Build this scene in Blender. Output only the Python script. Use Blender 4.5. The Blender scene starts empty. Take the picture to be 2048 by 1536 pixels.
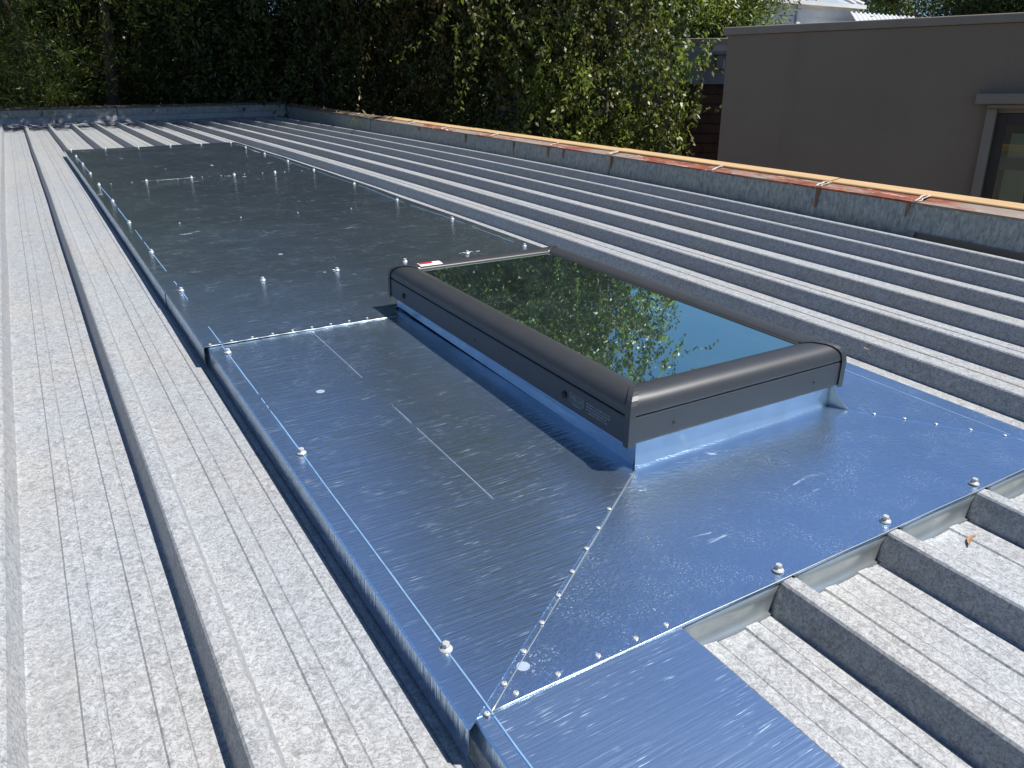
import bpy, bmesh, math, random
import numpy as np
from mathutils import Matrix, Vector

rng = np.random.default_rng(11)
random.seed(5)
D = bpy.data
scene = bpy.context.scene
COL = scene.collection

# ------------------------------------------------------------------ frames
# The roof was measured in its own frame (x across the ribs, y along them, z normal to the
# sheets); it is pitched about four degrees against true vertical.
MR = Matrix(((0.9996338, 0.0, -0.02706047, 0), (-0.00181303, 0.99775303, -0.06697464, 0),
             (0.02699967, 0.06699917, 0.99738765, 0), (0, 0, 0, 1)))
EYE = Vector((-0.28964, -0.52482, 0.53651))
S = 0.203            # rib pitch


def Zf(y):
    """gentle sag of the roof along the ribs"""
    if y > 6.0:
        return Zf(6.0) - 0.034 * (y - 6.0)
    return -0.004863881 * y * y + (0.0002215332 * y ** 3 if y > 0 else 0)


# ------------------------------------------------------------------ camera
cam_d = D.cameras.new('camera')
cam = D.objects.new('camera', cam_d)
COL.objects.link(cam)
scene.camera = cam
a, b, c = -0.5495, 1.159, 0.0165
Rm = Matrix.Rotation(a, 4, 'Z') @ Matrix.Rotation(b, 4, 'X') @ Matrix.Rotation(c, 4, 'Z')
cam.matrix_world = MR @ Matrix.Translation((-0.2741, -0.4877, 0.5781)) @ Rm
cam_d.sensor_fit = 'HORIZONTAL'
cam_d.sensor_width = 36
cam_d.lens = 1563.43 / 2048 * 36
cam_d.clip_start = 0.02
cam_d.clip_end = 2000

# ------------------------------------------------------------------ light
SUN_EL, SUN_AZ = math.radians(62.5), math.radians(128.0)
world = D.worlds.new('World')
scene.world = world
world.use_nodes = True
wn = world.node_tree
wn.nodes.clear()
sky = wn.nodes.new('ShaderNodeTexSky')
sky.sky_type = 'NISHITA'
sky.sun_disc = False
sky.sun_elevation = SUN_EL
sky.sun_rotation = SUN_AZ
sky.altitude = 600
sky.air_density = 1.0
sky.dust_density = 0.1
sky.ozone_density = 8.0
bg = wn.nodes.new('ShaderNodeBackground')
bg.inputs['Strength'].default_value = 0.064
wo = wn.nodes.new('ShaderNodeOutputWorld')
wn.links.new(sky.outputs[0], bg.inputs[0])
wn.links.new(bg.outputs[0], wo.inputs[0])

sun_d = D.lights.new('sun', 'SUN')
sun_d.energy = 5.0
sun_d.angle = math.radians(0.53)
sun_d.color = (1.0, 0.965, 0.92)
sun = D.objects.new('sun', sun_d)
COL.objects.link(sun)
tosun = Vector((math.sin(SUN_AZ) * math.cos(SUN_EL), math.cos(SUN_AZ) * math.cos(SUN_EL), math.sin(SUN_EL)))
sun.rotation_euler = tosun.to_track_quat('Z', 'Y').to_euler()
sun.location = (6, -6, 12)

vs = scene.view_settings
vs.view_transform = 'Standard'
vs.look = 'None'
vs.gamma = 1
vs.exposure = 0.75
vs.use_curve_mapping = False
scene.render.engine = 'CYCLES'


# ------------------------------------------------------------------ materials
class NT:
    def __init__(self, name):
        self.m = D.materials.new(name)
        self.m.use_nodes = True
        self.t = self.m.node_tree
        self.p = self.t.nodes['Principled BSDF']

    def n(self, kind, **kw):
        nd = self.t.nodes.new('ShaderNode' + kind)
        for k, v in kw.items():
            if k in nd.inputs.keys():
                nd.inputs[k].default_value = v
            else:
                setattr(nd, k, v)
        return nd

    def l(self, o, i):
        self.t.links.new(o, i)

    def coord(self, scale=(1, 1, 1), kind='Object'):
        tc = self.n('TexCoord')
        mp = self.n('Mapping')
        mp.inputs['Scale'].default_value = scale
        self.l(tc.outputs[kind], mp.inputs[0])
        return mp.outputs[0]

    def noise(self, vec, scale, detail=4, rough=.55, dist=0.0):
        nd = self.n('TexNoise', Scale=scale, Detail=detail, Roughness=rough, Distortion=dist)
        self.l(vec, nd.inputs['Vector'])
        return nd.outputs['Fac']

    def ramp(self, fac, stops):
        r = self.n('ValToRGB')
        el = r.color_ramp.elements
        while len(el) < len(stops):
            el.new(0.5)
        for e, (pos, colr) in zip(el, stops):
            e.position = pos
            e.color = (colr[0], colr[1], colr[2], 1) if hasattr(colr, '__len__') else (colr, colr, colr, 1)
        self.l(fac, r.inputs[0])
        return r.outputs['Color']

    def mix(self, fac, A, B, blend='MIX'):
        m = self.n('MixRGB', blend_type=blend)
        for sock, v in ((m.inputs[0], fac), (m.inputs[1], A), (m.inputs[2], B)):
            if hasattr(v, 'links') or hasattr(v, 'is_linked'):
                self.l(v, sock)
            else:
                sock.default_value = v if not hasattr(v, '__len__') else (v[0], v[1], v[2], 1)
        return m.outputs[0]

    def math(self, op, A, B=None, C=None, clamp=False):
        m = self.n('Math', operation=op, use_clamp=clamp)
        for i, v in enumerate((A, B, C)):
            if v is None:
                continue
            if hasattr(v, 'is_linked'):
                self.l(v, m.inputs[i])
            else:
                m.inputs[i].default_value = v
        return m.outputs[0]

    def bump(self, h, strength=.3, dist=.001, normal=None):
        bn = self.n('Bump', Strength=strength, Distance=dist)
        self.l(h, bn.inputs['Height'])
        if normal is not None:
            self.l(normal, bn.inputs['Normal'])
        return bn.outputs[0]

    def set(self, **kw):
        names = dict(color='Base Color', metal='Metallic', rough='Roughness', normal='Normal',
                     spec='Specular IOR Level', aniso='Anisotropic', coat='Coat Weight', trans='Transmission Weight')
        for k, v in kw.items():
            s = self.p.inputs[names[k]]
            if hasattr(v, 'is_linked'):
                self.l(v, s)
            elif hasattr(v, '__len__'):
                s.default_value = (v[0], v[1], v[2], 1)
            else:
                s.default_value = v
        return self.m


def mat_simple(name, colr, rough=.6, metal=0.0, var=.12, scale=8, bump=.0):
    t = NT(name)
    v = t.coord()
    n = t.noise(v, scale, 6)
    cc = t.ramp(n, [(.3, [x * (1 - var) for x in colr]), (.7, [min(1, x * (1 + var)) for x in colr])])
    t.set(color=cc, rough=rough, metal=metal)
    if bump:
        t.set(normal=t.bump(t.noise(v, scale * 12, 4), bump, .002))
    return t.m


def mat_old_galv(name='weathered_galvanised', tone=1.0, blue=0.0):
    t = NT(name)
    v = t.coord()
    # short worm-like crystals of the spangle
    w = t.noise(v, 125, 3, .55, 1.5)
    worms = t.math('ABSOLUTE', t.math('SUBTRACT', w, .5))
    lines = t.ramp(worms, [(.0, .50), (.035, .88), (.10, 1.06)])
    w2 = t.noise(v, 75, 4, .6, 1.8)
    blot = t.ramp(w2, [(.36, .74), (.50, .98), (.62, 1.10)])
    big = t.noise(t.coord((1, .35, 1)), 2.2, 5, .6)
    big = t.ramp(big, [(.3, .94), (.7, 1.04)])
    warm = t.noise(v, 3.1, 3, .5)
    base = t.mix(t.ramp(warm, [(.4, 0.0), (.75, 1.0)]), (.298 * tone, .313 * tone, (.328 + blue) * tone),
                 (.318 * tone, .316 * tone, .306 * tone))
    c1 = t.mix(1, base, lines, 'MULTIPLY')
    c1 = t.mix(1, c1, blot, 'MULTIPLY')
    c1 = t.mix(1, c1, big, 'MULTIPLY')
    # run-off streaks along the pans
    ro = t.noise(t.coord((38, .7, 38)), 1.0, 4, .6)
    rg = t.noise(v, 1.6, 3, .5)
    c1 = t.mix(t.mix(1, t.ramp(ro, [(.52, 0.0), (.70, .40)]), t.ramp(rg, [(.42, .1), (.62, 1.0)]), 'MULTIPLY'), c1, (.215 * tone, .205 * tone, .190 * tone))
    # faint dirt stains
    st = t.noise(t.coord((1, .5, 1)), 5.5, 5, .6)
    stm = t.ramp(st, [(.67, 0.0), (.76, .45)])
    c1 = t.mix(stm, c1, (.30, .26, .21))
    t.set(color=c1, metal=.0, rough=t.ramp(w, [(.35, .45), (.6, .58)]))
    t.set(normal=t.bump(w2, .25, .0006))
    return t.m


def mat_new_zinc(name, streak=True, sheen=.15, seed=0.0, bk=.7):
    """bright new sheet: mirror-like, with rolling streaks across the sheet, water marks, rub marks"""
    t = NT(name)
    tc = t.n('TexCoord')
    off = t.n('VectorMath', operation='ADD')
    t.l(tc.outputs['Object'], off.inputs[0])
    off.inputs[1].default_value = (seed * 3.1, seed * 1.7, 0)
    v = off.outputs[0]

    def mp(scale):
        m = t.n('Mapping')
        m.inputs['Scale'].default_value = scale
        t.l(v, m.inputs[0])
        return m.outputs[0]
    if streak:
        fine = t.noise(mp((7, 210, 7)), 1.0, 4, .65, .15)
        fine2 = t.noise(mp((30, 520, 30)), 1.0, 3, .6)
    else:
        fine = t.noise(mp((170, 170, 170)), 1.0, 4, .7, .3)
        fine2 = t.noise(mp((420, 420, 420)), 1.0, 2, .6)
    cloud = t.noise(mp((3.2, 3.2, 3.2)), 1.0, 5, .6, .4)
    patch = t.noise(mp((1.2, 1.2, 1.2)), 1.0, 3, .5)
    # white rub marks: sparse thin crescents
    rub = t.noise(mp((9, 26, 9)), 1.0, 5, .62, 1.2)
    rubm = t.ramp(rub, [(.66, 0.0), (.70, .35), (.78, .6)])
    gate = t.ramp(t.noise(mp((2.1, 2.1, 2.1)), 1.0, 2, .5), [(.52, 0.0), (.62, 1.0)])
    rubm = t.mix(1, rubm, gate, 'MULTIPLY')
    # dried water spots
    vo = t.n('TexVoronoi', Scale=7.5)
    vo.feature = 'F1'
    t.l(v, vo.inputs['Vector'])
    wob = t.math('MULTIPLY', t.noise(mp((60, 60, 60)), 1.0, 2), .05)
    dd = t.math('ADD', vo.outputs['Distance'], wob)
    sep = t.n('SeparateColor')
    t.l(vo.outputs['Color'], sep.inputs[0])
    small = t.math('MULTIPLY', sep.outputs[0], .10)
    spot = t.math('LESS_THAN', dd, t.math('ADD', small, .015))
    keep = t.math('GREATER_THAN', sep.outputs[1], .62)
    spot = t.math('MULTIPLY', t.math('MULTIPLY', spot, keep), .42)
    # scratches and streaks along the rolling direction, sun glints painted in as pale marks
    spk = t.ramp(fine2, [(.60, 0.0), (.70, .8)])
    stk = t.mix(1, t.ramp(fine, [(.56, 0.0), (.70, .55)]), t.ramp(t.noise(mp((2.6, 5, 3)), 1.0, 4, .6), [(.42, 0.1), (.68, 1.0)]), 'MULTIPLY')
    spk = t.mix(1, spk, t.ramp(t.noise(mp((14, 14, 14)), 1.0, 3), [(.45, 0.0), (.62, 1.0)]), 'MULTIPLY')
    marks = t.math('MAXIMUM', t.math('MAXIMUM', rubm, spot), t.math('MAXIMUM', t.math('MULTIPLY', spk, .5), t.math('MULTIPLY', stk, .18)), clamp=True)
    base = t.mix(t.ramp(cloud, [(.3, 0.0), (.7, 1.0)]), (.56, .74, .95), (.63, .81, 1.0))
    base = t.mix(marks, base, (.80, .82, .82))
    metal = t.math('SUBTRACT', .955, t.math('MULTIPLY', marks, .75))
    r0 = t.math('ADD', t.math('MULTIPLY', cloud, .10), sheen - .04)
    r0 = t.math('ADD', r0, t.math('MULTIPLY', marks, .30), clamp=True)
    nb = t.bump(fine, bk, .0012)
    nb = t.bump(patch, .22, .010, nb)
    t.set(color=base, metal=metal, rough=r0, normal=nb)
    return t.m


def mat_parapet():
    t = NT('aged_zinc_flashing')
    v = t.coord()
    n = t.noise(t.coord((1, 1, .4)), 80, 4, .6, .8)
    cc = t.ramp(n, [(.32, (.13, .15, .155)), (.5, (.23, .25, .255)), (.68, (.33, .35, .345))])
    ol = t.noise(t.coord((1, 1.2, 1)), 2.2, 3, .5)
    cc = t.mix(t.ramp(ol, [(.5, 0.0), (.75, .5)]), cc, (.25, .26, .17))
    runs = t.noise(t.coord((1, 26, 1.2)), 1.0, 4, .6)
    cc = t.mix(t.ramp(runs, [(.60, 0.0), (.74, .45)]), cc, (.12, .13, .13))
    t.set(color=cc, metal=.3, rough=.55, normal=t.bump(n, .2, .0006))
    return t.m


def mat_rust():
    t = NT('rusty_capping')
    v = t.coord()
    n = t.noise(t.coord((1, .5, 1)), 26, 6, .65, .8)
    cc = t.ramp(n, [(.3, (.085, .018, .009)), (.5, (.18, .042, .018)), (.7, (.28, .09, .035))])
    fl = t.noise(t.coord((3, .9, 3)), 5.0, 6, .7, 1.2)
    cc = t.mix(t.ramp(fl, [(.57, 0.0), (.60, 1.0)]), cc, (.45, .38, .31))
    gp = t.noise(t.coord((2, .55, 2)), 3.0, 5, .7)
    cc = t.mix(t.ramp(gp, [(.46, 0.0), (.54, .9)]), cc, (.20, .17, .14))
    t.set(color=cc, rough=.85, normal=t.bump(n, .6, .002))
    return t.m


def mat_board():
    t = NT('faded_yellow_board')
    v = t.coord()
    n = t.noise(t.coord((6, .7, 6)), 5, 5, .6)
    cc = t.ramp(n, [(.3, (.36, .23, .105)), (.7, (.46, .31, .155))])
    g = t.noise(v, 22, 5, .7, .5)
    cc = t.mix(t.ramp(g, [(.66, 0.0), (.72, .6)]), cc, (.28, .21, .15))
    t.set(color=cc, rough=.75, normal=t.bump(g, .2, .001))
    return t.m


def mat_leaf(name, dark, light, rough=.34, transl=.25):
    t = NT(name)
    geo = t.n('NewGeometry')
    cc = t.ramp(geo.outputs['Random Per Island'], [(0.0, dark), (.6, [(x + y) / 2 for x, y in zip(dark, light)]), (1.0, light)])
    t.set(color=cc, rough=rough, spec=.32)
    tr = t.n('BsdfTranslucent')
    t.l(t.mix(.5, cc, (light[0] * 1.3, light[1] * 1.5, light[2] * .6)), tr.inputs[0])
    mx = t.n('MixShader')
    mx.inputs[0].default_value = transl
    t.l(t.p.outputs[0], mx.inputs[1])
    t.l(tr.outputs[0], mx.inputs[2])
    out = [n for n in t.t.nodes if n.type == 'OUTPUT_MATERIAL'][0]
    t.l(mx.outputs[0], out.inputs[0])
    return t.m


def mat_bark(name, ca, cb):
    t = NT(name)
    n = t.noise(t.coord((1, 1, .25)), 22, 6, .65, .5)
    t.set(color=t.ramp(n, [(.35, ca), (.65, cb)]), rough=.9, normal=t.bump(n, .8, .01))
    return t.m


def mat_glass():
    t = NT('coated_glass')
    gl = t.n('BsdfGlossy', Roughness=.012)
    gl.inputs['Color'].default_value = (.72, .98, .86, 1)
    tr = t.n('BsdfTransparent')
    tr.inputs['Color'].default_value = (.16, .30, .30, 1)
    df = t.n('BsdfDiffuse')
    df.inputs['Color'].default_value = (.15, .23, .235, 1)
    v = t.coord()
    sky_veil = t.ramp(t.noise(v, 9, 6, .65, .6), [(.4, .035), (.8, .085)])  # mottled teal veil over the glass, painted in to brighten the reflected sky
    m1 = t.n('MixShader')
    fr = t.n('Fresnel', IOR=2.1)
    f2 = t.math('ADD', t.math('MULTIPLY', fr.outputs[0], 1.4), .60, clamp=True)
    t.l(f2, m1.inputs[0])
    t.l(tr.outputs[0], m1.inputs[1])
    t.l(gl.outputs[0], m1.inputs[2])
    m2 = t.n('MixShader')
    t.l(sky_veil, m2.inputs[0])
    t.l(m1.outputs[0], m2.inputs[1])
    t.l(df.outputs[0], m2.inputs[2])
    out = [n for n in t.t.nodes if n.type == 'OUTPUT_MATERIAL'][0]
    t.l(m2.outputs[0], out.inputs[0])
    return t.m


def mat_render_wall(name, colr):
    t = NT(name)
    v = t.coord()
    n = t.noise(v, 1.3, 5, .6)
    cc = t.ramp(n, [(.3, [x * .9 for x in colr]), (.7, [x * 1.08 for x in colr])])
    f = t.noise(v, 60, 4, .7)
    cc = t.mix(.25, cc, t.ramp(f, [(.3, [x * .8 for x in colr]), (.7, [x * 1.15 for x in colr])]))
    runs = t.noise(t.coord((1.4, 1.4, .12)), 2.4, 4, .6)
    cc = t.mix(t.ramp(runs, [(.58, 0.0), (.8, .35)]), cc, [x * .7 for x in colr])
    t.set(color=cc, rough=.9, normal=t.bump(f, .5, .003))
    return t.m


MAT = dict(
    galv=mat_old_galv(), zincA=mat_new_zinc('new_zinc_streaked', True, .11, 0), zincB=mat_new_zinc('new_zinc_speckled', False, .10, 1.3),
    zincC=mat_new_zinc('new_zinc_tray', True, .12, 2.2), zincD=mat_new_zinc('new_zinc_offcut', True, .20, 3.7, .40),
    fold=mat_simple('new_zinc_fold', (.38, .42, .42), .34, .75, .12, 14),
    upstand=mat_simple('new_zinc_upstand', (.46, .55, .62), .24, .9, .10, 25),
    parapet=mat_parapet(), rust=mat_rust(), board=mat_board(),
    sealant=mat_simple('cream_sealant', (.46, .40, .34), .8, 0, .2, 40, .3),
    rust_stain=mat_simple('rust_stain', (.20, .085, .035), .85, 0, .35, 30),
    frame=mat_simple('grey_powder_coat', (.036, .038, .041), .38, .15, .06, 30),
    seal=mat_simple('black_rubber', (.012, .012, .013), .6),
    glass=mat_glass(),
    screw=mat_simple('zinc_screw', (.46, .45, .43), .35, .3, .12, 300),
    rivet=mat_simple('aluminium_rivet', (.42, .42, .41), .35, .25, .1, 300),
    chalk=mat_simple('blue_chalk', (.13, .23, .36), .8, 0, .2, 60),
    chalkw=mat_simple('scribed_line', (.28, .34, .39), .6, .2, .2, 60),
    print=mat_simple('engraved_print', (.16, .20, .23), .6),
    red=mat_simple('red_print', (.42, .02, .025), .5), white=mat_simple('white_label', (.72, .70, .68), .5),
    plaster=mat_simple('shaft_lining', (.12, .13, .13), .8),
    brown=mat_render_wall('taupe_render', (.190, .152, .115)), coping=mat_simple('taupe_coping', (.20, .17, .138), .6, 0, .08, 6),
    grey_wall=mat_render_wall('grey_render', (.25, .25, .27)),
    sunlit_tone=mat_render_wall('sunlit_wall_tone', (.36, .46, .48)),
    trim=mat_simple('taupe_trim', (.19, .165, .135), .6, 0, .06, 6),
    dark_frame=mat_simple('dark_window_frame', (.022, .016, .013), .5),
    slat=mat_simple('dark_red_timber', (.085, .030, .017), .6, 0, .35, 12, .3),
    pipe=mat_simple('slate_pipe', (.055, .065, .085), .5),
    fence_refl=mat_simple('fence_reflection', (.36, .37, .30), .8, 0, .08, 10),
    rail=mat_simple('slate_rail', (.06, .07, .08), .6),
    wglass=None,
    white_board=mat_simple('white_weatherboard', (.78, .76, .72), .6, 0, .05, 6), corr=mat_simple('pale_corrugated', (.60, .62, .63), .45, .3, .1, 5),
    ground=mat_simple('garden_soil', (.055, .048, .035), .95, 0, .4, .6), brick=mat_simple('low_wall_render', (.28, .25, .21), .9, 0, .15, 3, .3),
    litter=mat_simple('dry_leaf', (.30, .17, .075), .8, 0, .4, 20), litter2=mat_simple('straw', (.50, .40, .25), .8, 0, .2, 20),
    shade=mat_simple('interior_dark', (.015, .015, .017), .9),
)
tw = NT('window_glass')
tw.set(color=(.02, .025, .025), rough=.03, spec=.9, trans=.0)
g1 = tw.n('BsdfGlossy', Roughness=.02)
g1.inputs[0].default_value = (.8, .85, .85, 1)
g2 = tw.n('BsdfTransparent')
g2.inputs[0].default_value = (.8, .84, .8, 1)
g3 = tw.n('MixShader')
fr = tw.n('Fresnel', IOR=1.5)
tw.l(tw.math('ADD', tw.math('MULTIPLY', fr.outputs[0], 1.0), .02, clamp=True), g3.inputs[0])
tw.l(g2.outputs[0], g3.inputs[1])
tw.l(g1.outputs[0], g3.inputs[2])
tw.l(g3.outputs[0], [n for n in tw.t.nodes if n.type == 'OUTPUT_MATERIAL'][0].inputs[0])
MAT['wglass'] = tw.m


# ------------------------------------------------------------------ mesh helpers
class MB:
    def __init__(self):
        self.v = []
        self.f = []

    def quad(self, a, b, c, d):
        i = len(self.v)
        self.v += [a, b, c, d]
        self.f.append((i, i + 1, i + 2, i + 3))
        return self

    def box(self, x0, x1, y0, y1, z0, z1):
        i = len(self.v)
        self.v += [(x, y, z) for z in (z0, z1) for y in (y0, y1) for x in (x0, x1)]
        for q in ((0, 2, 3, 1), (4, 5, 7, 6), (0, 1, 5, 4), (2, 6, 7, 3), (0, 4, 6, 2), (1, 3, 7, 5)):
            self.f.append(tuple(i + k for k in q))
        return self

    def loft(self, rings, closed=False, cap=False):
        n = len(rings[0])
        i = len(self.v)
        for r in rings:
            self.v += [tuple(p) for p in r]
        m = n if closed else n - 1
        for k in range(len(rings) - 1):
            for j in range(m):
                a_ = i + k * n + j
                b_ = i + k * n + (j + 1) % n
                self.f.append((a_, b_, b_ + n, a_ + n))
        if cap:
            self.f.append(tuple(i + j for j in range(n))[::-1])
            self.f.append(tuple(i + (len(rings) - 1) * n + j for j in range(n)))
        return self

    def tube(self, pts, rad, n=7, cap=True):
        rings = []
        P = [Vector(p) for p in pts]
        R = rad if hasattr(rad, '__len__') else [rad] * len(P)
        for k, p in enumerate(P):
            t = (P[min(k + 1, len(P) - 1)] - P[max(k - 1, 0)])
            if t.length < 1e-9:
                t = Vector((0, 0, 1))
            t.normalize()
            up = Vector((0, 0, 1)) if abs(t.z) < .9 else Vector((1, 0, 0))
            s_ = t.cross(up).normalized()
            u_ = s_.cross(t)
            rings.append([p + (s_ * math.cos(2 * math.pi * j / n) + u_ * math.sin(2 * math.pi * j / n)) * R[k] for j in range(n)])
        return self.loft(rings, True, cap)

    def mesh(self, name, mat, smooth=False):
        me = D.meshes.new(name)
        me.from_pydata([tuple(p) for p in self.v], [], self.f)
        me.materials.append(mat)
        if smooth:
            me.polygons.foreach_set('use_smooth', [True] * len(me.polygons))
        me.update()
        return me

    def build(self, name, mat, parent=None, smooth=False, bevel=0.0, solid=0.0, weld=False):
        me = self.mesh(name, mat, smooth)
        if weld or bevel or solid:
            bm = bmesh.new()
            bm.from_mesh(me)
            bmesh.ops.remove_doubles(bm, verts=bm.verts, dist=1e-6)
            if not solid:
                bmesh.ops.recalc_face_normals(bm, faces=bm.faces)
            bm.to_mesh(me)
            bm.free()
        o = D.objects.new(name, me)
        COL.objects.link(o)
        if parent is not None:
            o.parent = parent
        if solid:
            md = o.modifiers.new('thickness', 'SOLIDIFY')
            md.thickness = solid
            md.offset = -1
        if bevel:
            md = o.modifiers.new('bevel', 'BEVEL')
            md.width = bevel
            md.segments = 2
            md.limit_method = 'ANGLE'
            for p in me.polygons:
                p.use_smooth = False
        return o


def tag(o, label=None, cat=None, group=None, kind=None):
    if label:
        o['label'] = label
    if cat:
        o['category'] = cat
    if group:
        o['group'] = group
    if kind:
        o['kind'] = kind
    return o


def empty(name, mw=Matrix.Identity(4), **kw):
    o = D.objects.new(name, None)
    o.empty_display_size = .1
    COL.objects.link(o)
    o.matrix_world = mw
    tag(o, **kw)
    return o


def roof_thing(name, x=0, y=0, z=0, rot=Matrix.Identity(4), **kw):
    return empty(name, MR @ Matrix.Translation((x, y, z)) @ rot, **kw)


def put(me, name, parent, loc, rz=0.0, scale=1.0, rot=None):
    o = D.objects.new(name, me)
    COL.objects.link(o)
    o.parent = parent
    o.location = loc
    o.rotation_euler = rot if rot else (0, 0, rz)
    if scale != 1.0:
        o.scale = (scale,) * 3
    return o


# ------------------------------------------------------------------ the metal roof
roof = roof_thing('flat_roof_building', label='low building seen from on top, its roof of grey ribbed galvanised sheets', cat='building')

PROFILE = [(-.024, -.041), (-.0215, -.0400), (-.0120, -.0035), (-.0095, -.0008), (-.0050, 0), (.0050, 0), (.0095, -.0008), (.0120, -.0035), (.0215, -.0400), (.024, -.041),
           (.0676, -.041), (.0696, -.0389), (.0876, -.0391), (.0896, -.0424), (.0912, -.041), (.1320, -.041), (.1340, -.0389), (.1531, -.0391), (.1551, -.0424), (.1567, -.041)]
YS = [-1.6 + .2 * i for i in range(8)] + [0 + .2 * i for i in range(44)] + [8.78]


def wave(k, y):
    return .0012 * math.sin(1.7 * y + 2.3 * k) + .0008 * math.sin(4.1 * y + k)


for s0 in range(-16, 12, 2):
    mb = MB()
    rings = []
    for y in YS:
        z = Zf(y)
        r = []
        for k in (s0, s0 + 1):
            if k > 11:
                continue
            sh = .006 if k < 0 else 0.0
            for (px, pz) in PROFILE:
                zz = pz + z + (wave(k, y) if pz > -.03 else 0) * .2
                r.append((k * S + px + sh + wave(k + 7, y) * .8, y, zz))
        kk = s0 + 2
        r.append((kk * S - .0245 + (.006 if kk < 0 else 0) + wave(kk + 7, y) * .8, y, -.0412 + z))
        if y == YS[0]:
            pass
        rings.append(r)
    mb.loft(rings)
    # face up
    mb.f = [f[::-1] for f in mb.f]
    o = mb.build('roof_sheet', MAT['galv'], roof)

# building walls under the roof (roof frame, close enough to plumb at this size)
MB().box(-3.2, 2.40, -1.55, 9.0, -3.0, -.40).build('wall', MAT['brick'], roof)

# ------------------------------------------------------------------ right-hand parapet
par = roof_thing('parapet_wall', 2.44, 0, 0, label='long low parapet on the right with zinc flashing, rusty edge and yellow board on top', cat='wall')


def zt(y):
    return .105 - .0262 * y - .0000 * y * y


def zbase(y):
    return Zf(y) - .041


segs = [(-1.5, 1.18, .012), (1.16, 2.98, 0.0), (2.96, 4.25, .004), (4.23, 6.45, 0.0), (6.43, 9.06, .004)]
for i, (ya, yb, pr) in enumerate(segs):
    mb = MB()
    rings = []
    n = max(4, int((yb - ya) / .25))
    for j in range(n + 1):
        y = ya + (yb - ya) * j / n
        lift = .028 if i == 0 else .004
        w = .0015 * math.sin(y * 9 + i)
        rings.append([(-pr - .012 + w, y, zbase(y) + lift - .004), (-pr - .008 + w, y, zbase(y) + lift), (-pr - .004 + w * .5, y, (zbase(y) + zt(y)) / 2),
                      (-pr + w * .3, y, zt(y) - .006), (-pr + .002, y, zt(y)), (.012, y, zt(y) + .001)])
    mb.loft(rings)
    o = mb.build('flashing_piece', MAT['parapet'], par, solid=.0012)
# rust band along the inner top edge, ragged
for (ya, yb) in [(-1.5, 1.17), (1.18, 2.0), (2.0, 2.95), (2.96, 4.3), (4.31, 6.3)]:
    mb = MB()
    rings = []
    n = int((yb - ya) / .018)
    for j in range(n + 1):
        y = ya + (yb - ya) * j / n
        rag = .0025 + .003 * random.random() + .003 * max(0, math.sin(y * 7.3))
        pr = .0145 if y < 1.18 else .0055
        rings.append([(-pr, y, zt(y) - rag), (-pr - .0008, y, zt(y) + .0022), (.02, y, zt(y) + .006), (.058, y, zt(y) + .013)])
    mb.loft(rings)
    mb.build('rusty_capping', MAT['rust'], par, solid=.0012)
# back board and the yellow board
for (ya, yb, dz) in [(-1.5, 1.60, .0), (1.605, 3.0, .002), (3.003, 4.7, .0), (4.703, 6.35, -.002)]:
    mb = MB()
    rings = []
    for j in range(9):
        y = ya + (yb - ya) * j / 8
        z = zt(y) + dz
        rings.append([(.061, y, z - .03), (.061, y, z + .018), (.064, y, z + .021), (.116, y, z + .029), (.120, y, z + .026), (.120, y, z - .03)])
    mb.loft(rings, True, True)
    mb.build('yellow_board', MAT['board'], par, bevel=0)
# blobs of sealant at the joints
sl = []
for y in (1.175, 1.19, 1.62, 1.60, 2.97, 2.99, 2.2, 3.55, 4.27, 5.0, 5.6):
    mb = MB()
    pts = []
    x0 = -.012
    for j in range(7):
        pts.append((x0 + j * .012, y + random.uniform(-.006, .006), zt(y) + .0045 + j * .0022 + random.uniform(0, .003)))
    mb.tube(pts, [random.uniform(.002, .0055) for _ in pts], 5)
    mb.build('sealant_bead', MAT['sealant'], par, True)
# rust runs below the joints
for y, ln, w in ((1.605, .075, .010), (1.21, .05, .006), (3.56, .06, .014), (3.96, .08, .012), (4.62, .055, .012), (3.40, .05, .01), (2.95, .06, .01), (5.4, .03, .01)):
    mb = MB()
    rings = []
    pr = .0165 if y < 1.18 else .0068
    for j in range(8):
        t = j / 7
        hw = w * (1 - .6 * t) * (.8 + .4 * random.random())
        dx = -pr - .004 * t
        rings.append([(dx, y - hw, zt(y) - .004 - ln * t), (dx - .0006, y, zt(y) - .004 - ln * t), (dx, y + hw, zt(y) - .004 - ln * t)])
    mb.loft(rings)
    mb.build('rust_run', MAT['rust_stain'], par)
# masonry behind the flashing
mb = MB()
rings = []
for y in (-1.5, 1, 3, 5, 7, 9.05):
    rings.append([(.004, y, zt(y) - .02), (.058, y, zt(y) - .001), (.118, y, zt(y) - .03), (.118, y, -3.0), (.004, y, -3.0)])
mb.loft(rings, True, True)
mb.build('masonry', MAT['brick'], par)
# bare masonry cap where the board has gone, beyond 6.35 m
mb = MB()
rings = []
for y in (6.36, 7, 8, 9.2):
    rings.append([(-.004, y, zt(y) - .012), (-.004, y, zt(y) + .008), (.118, y, zt(y) + .018), (.118, y, zt(y) - .012)])
mb.loft(rings, True, True)
mb.build('bare_capping', mat_simple('dirty_capping', (.13, .11, .085), .9, 0, .4, 20, .5), par)

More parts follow.
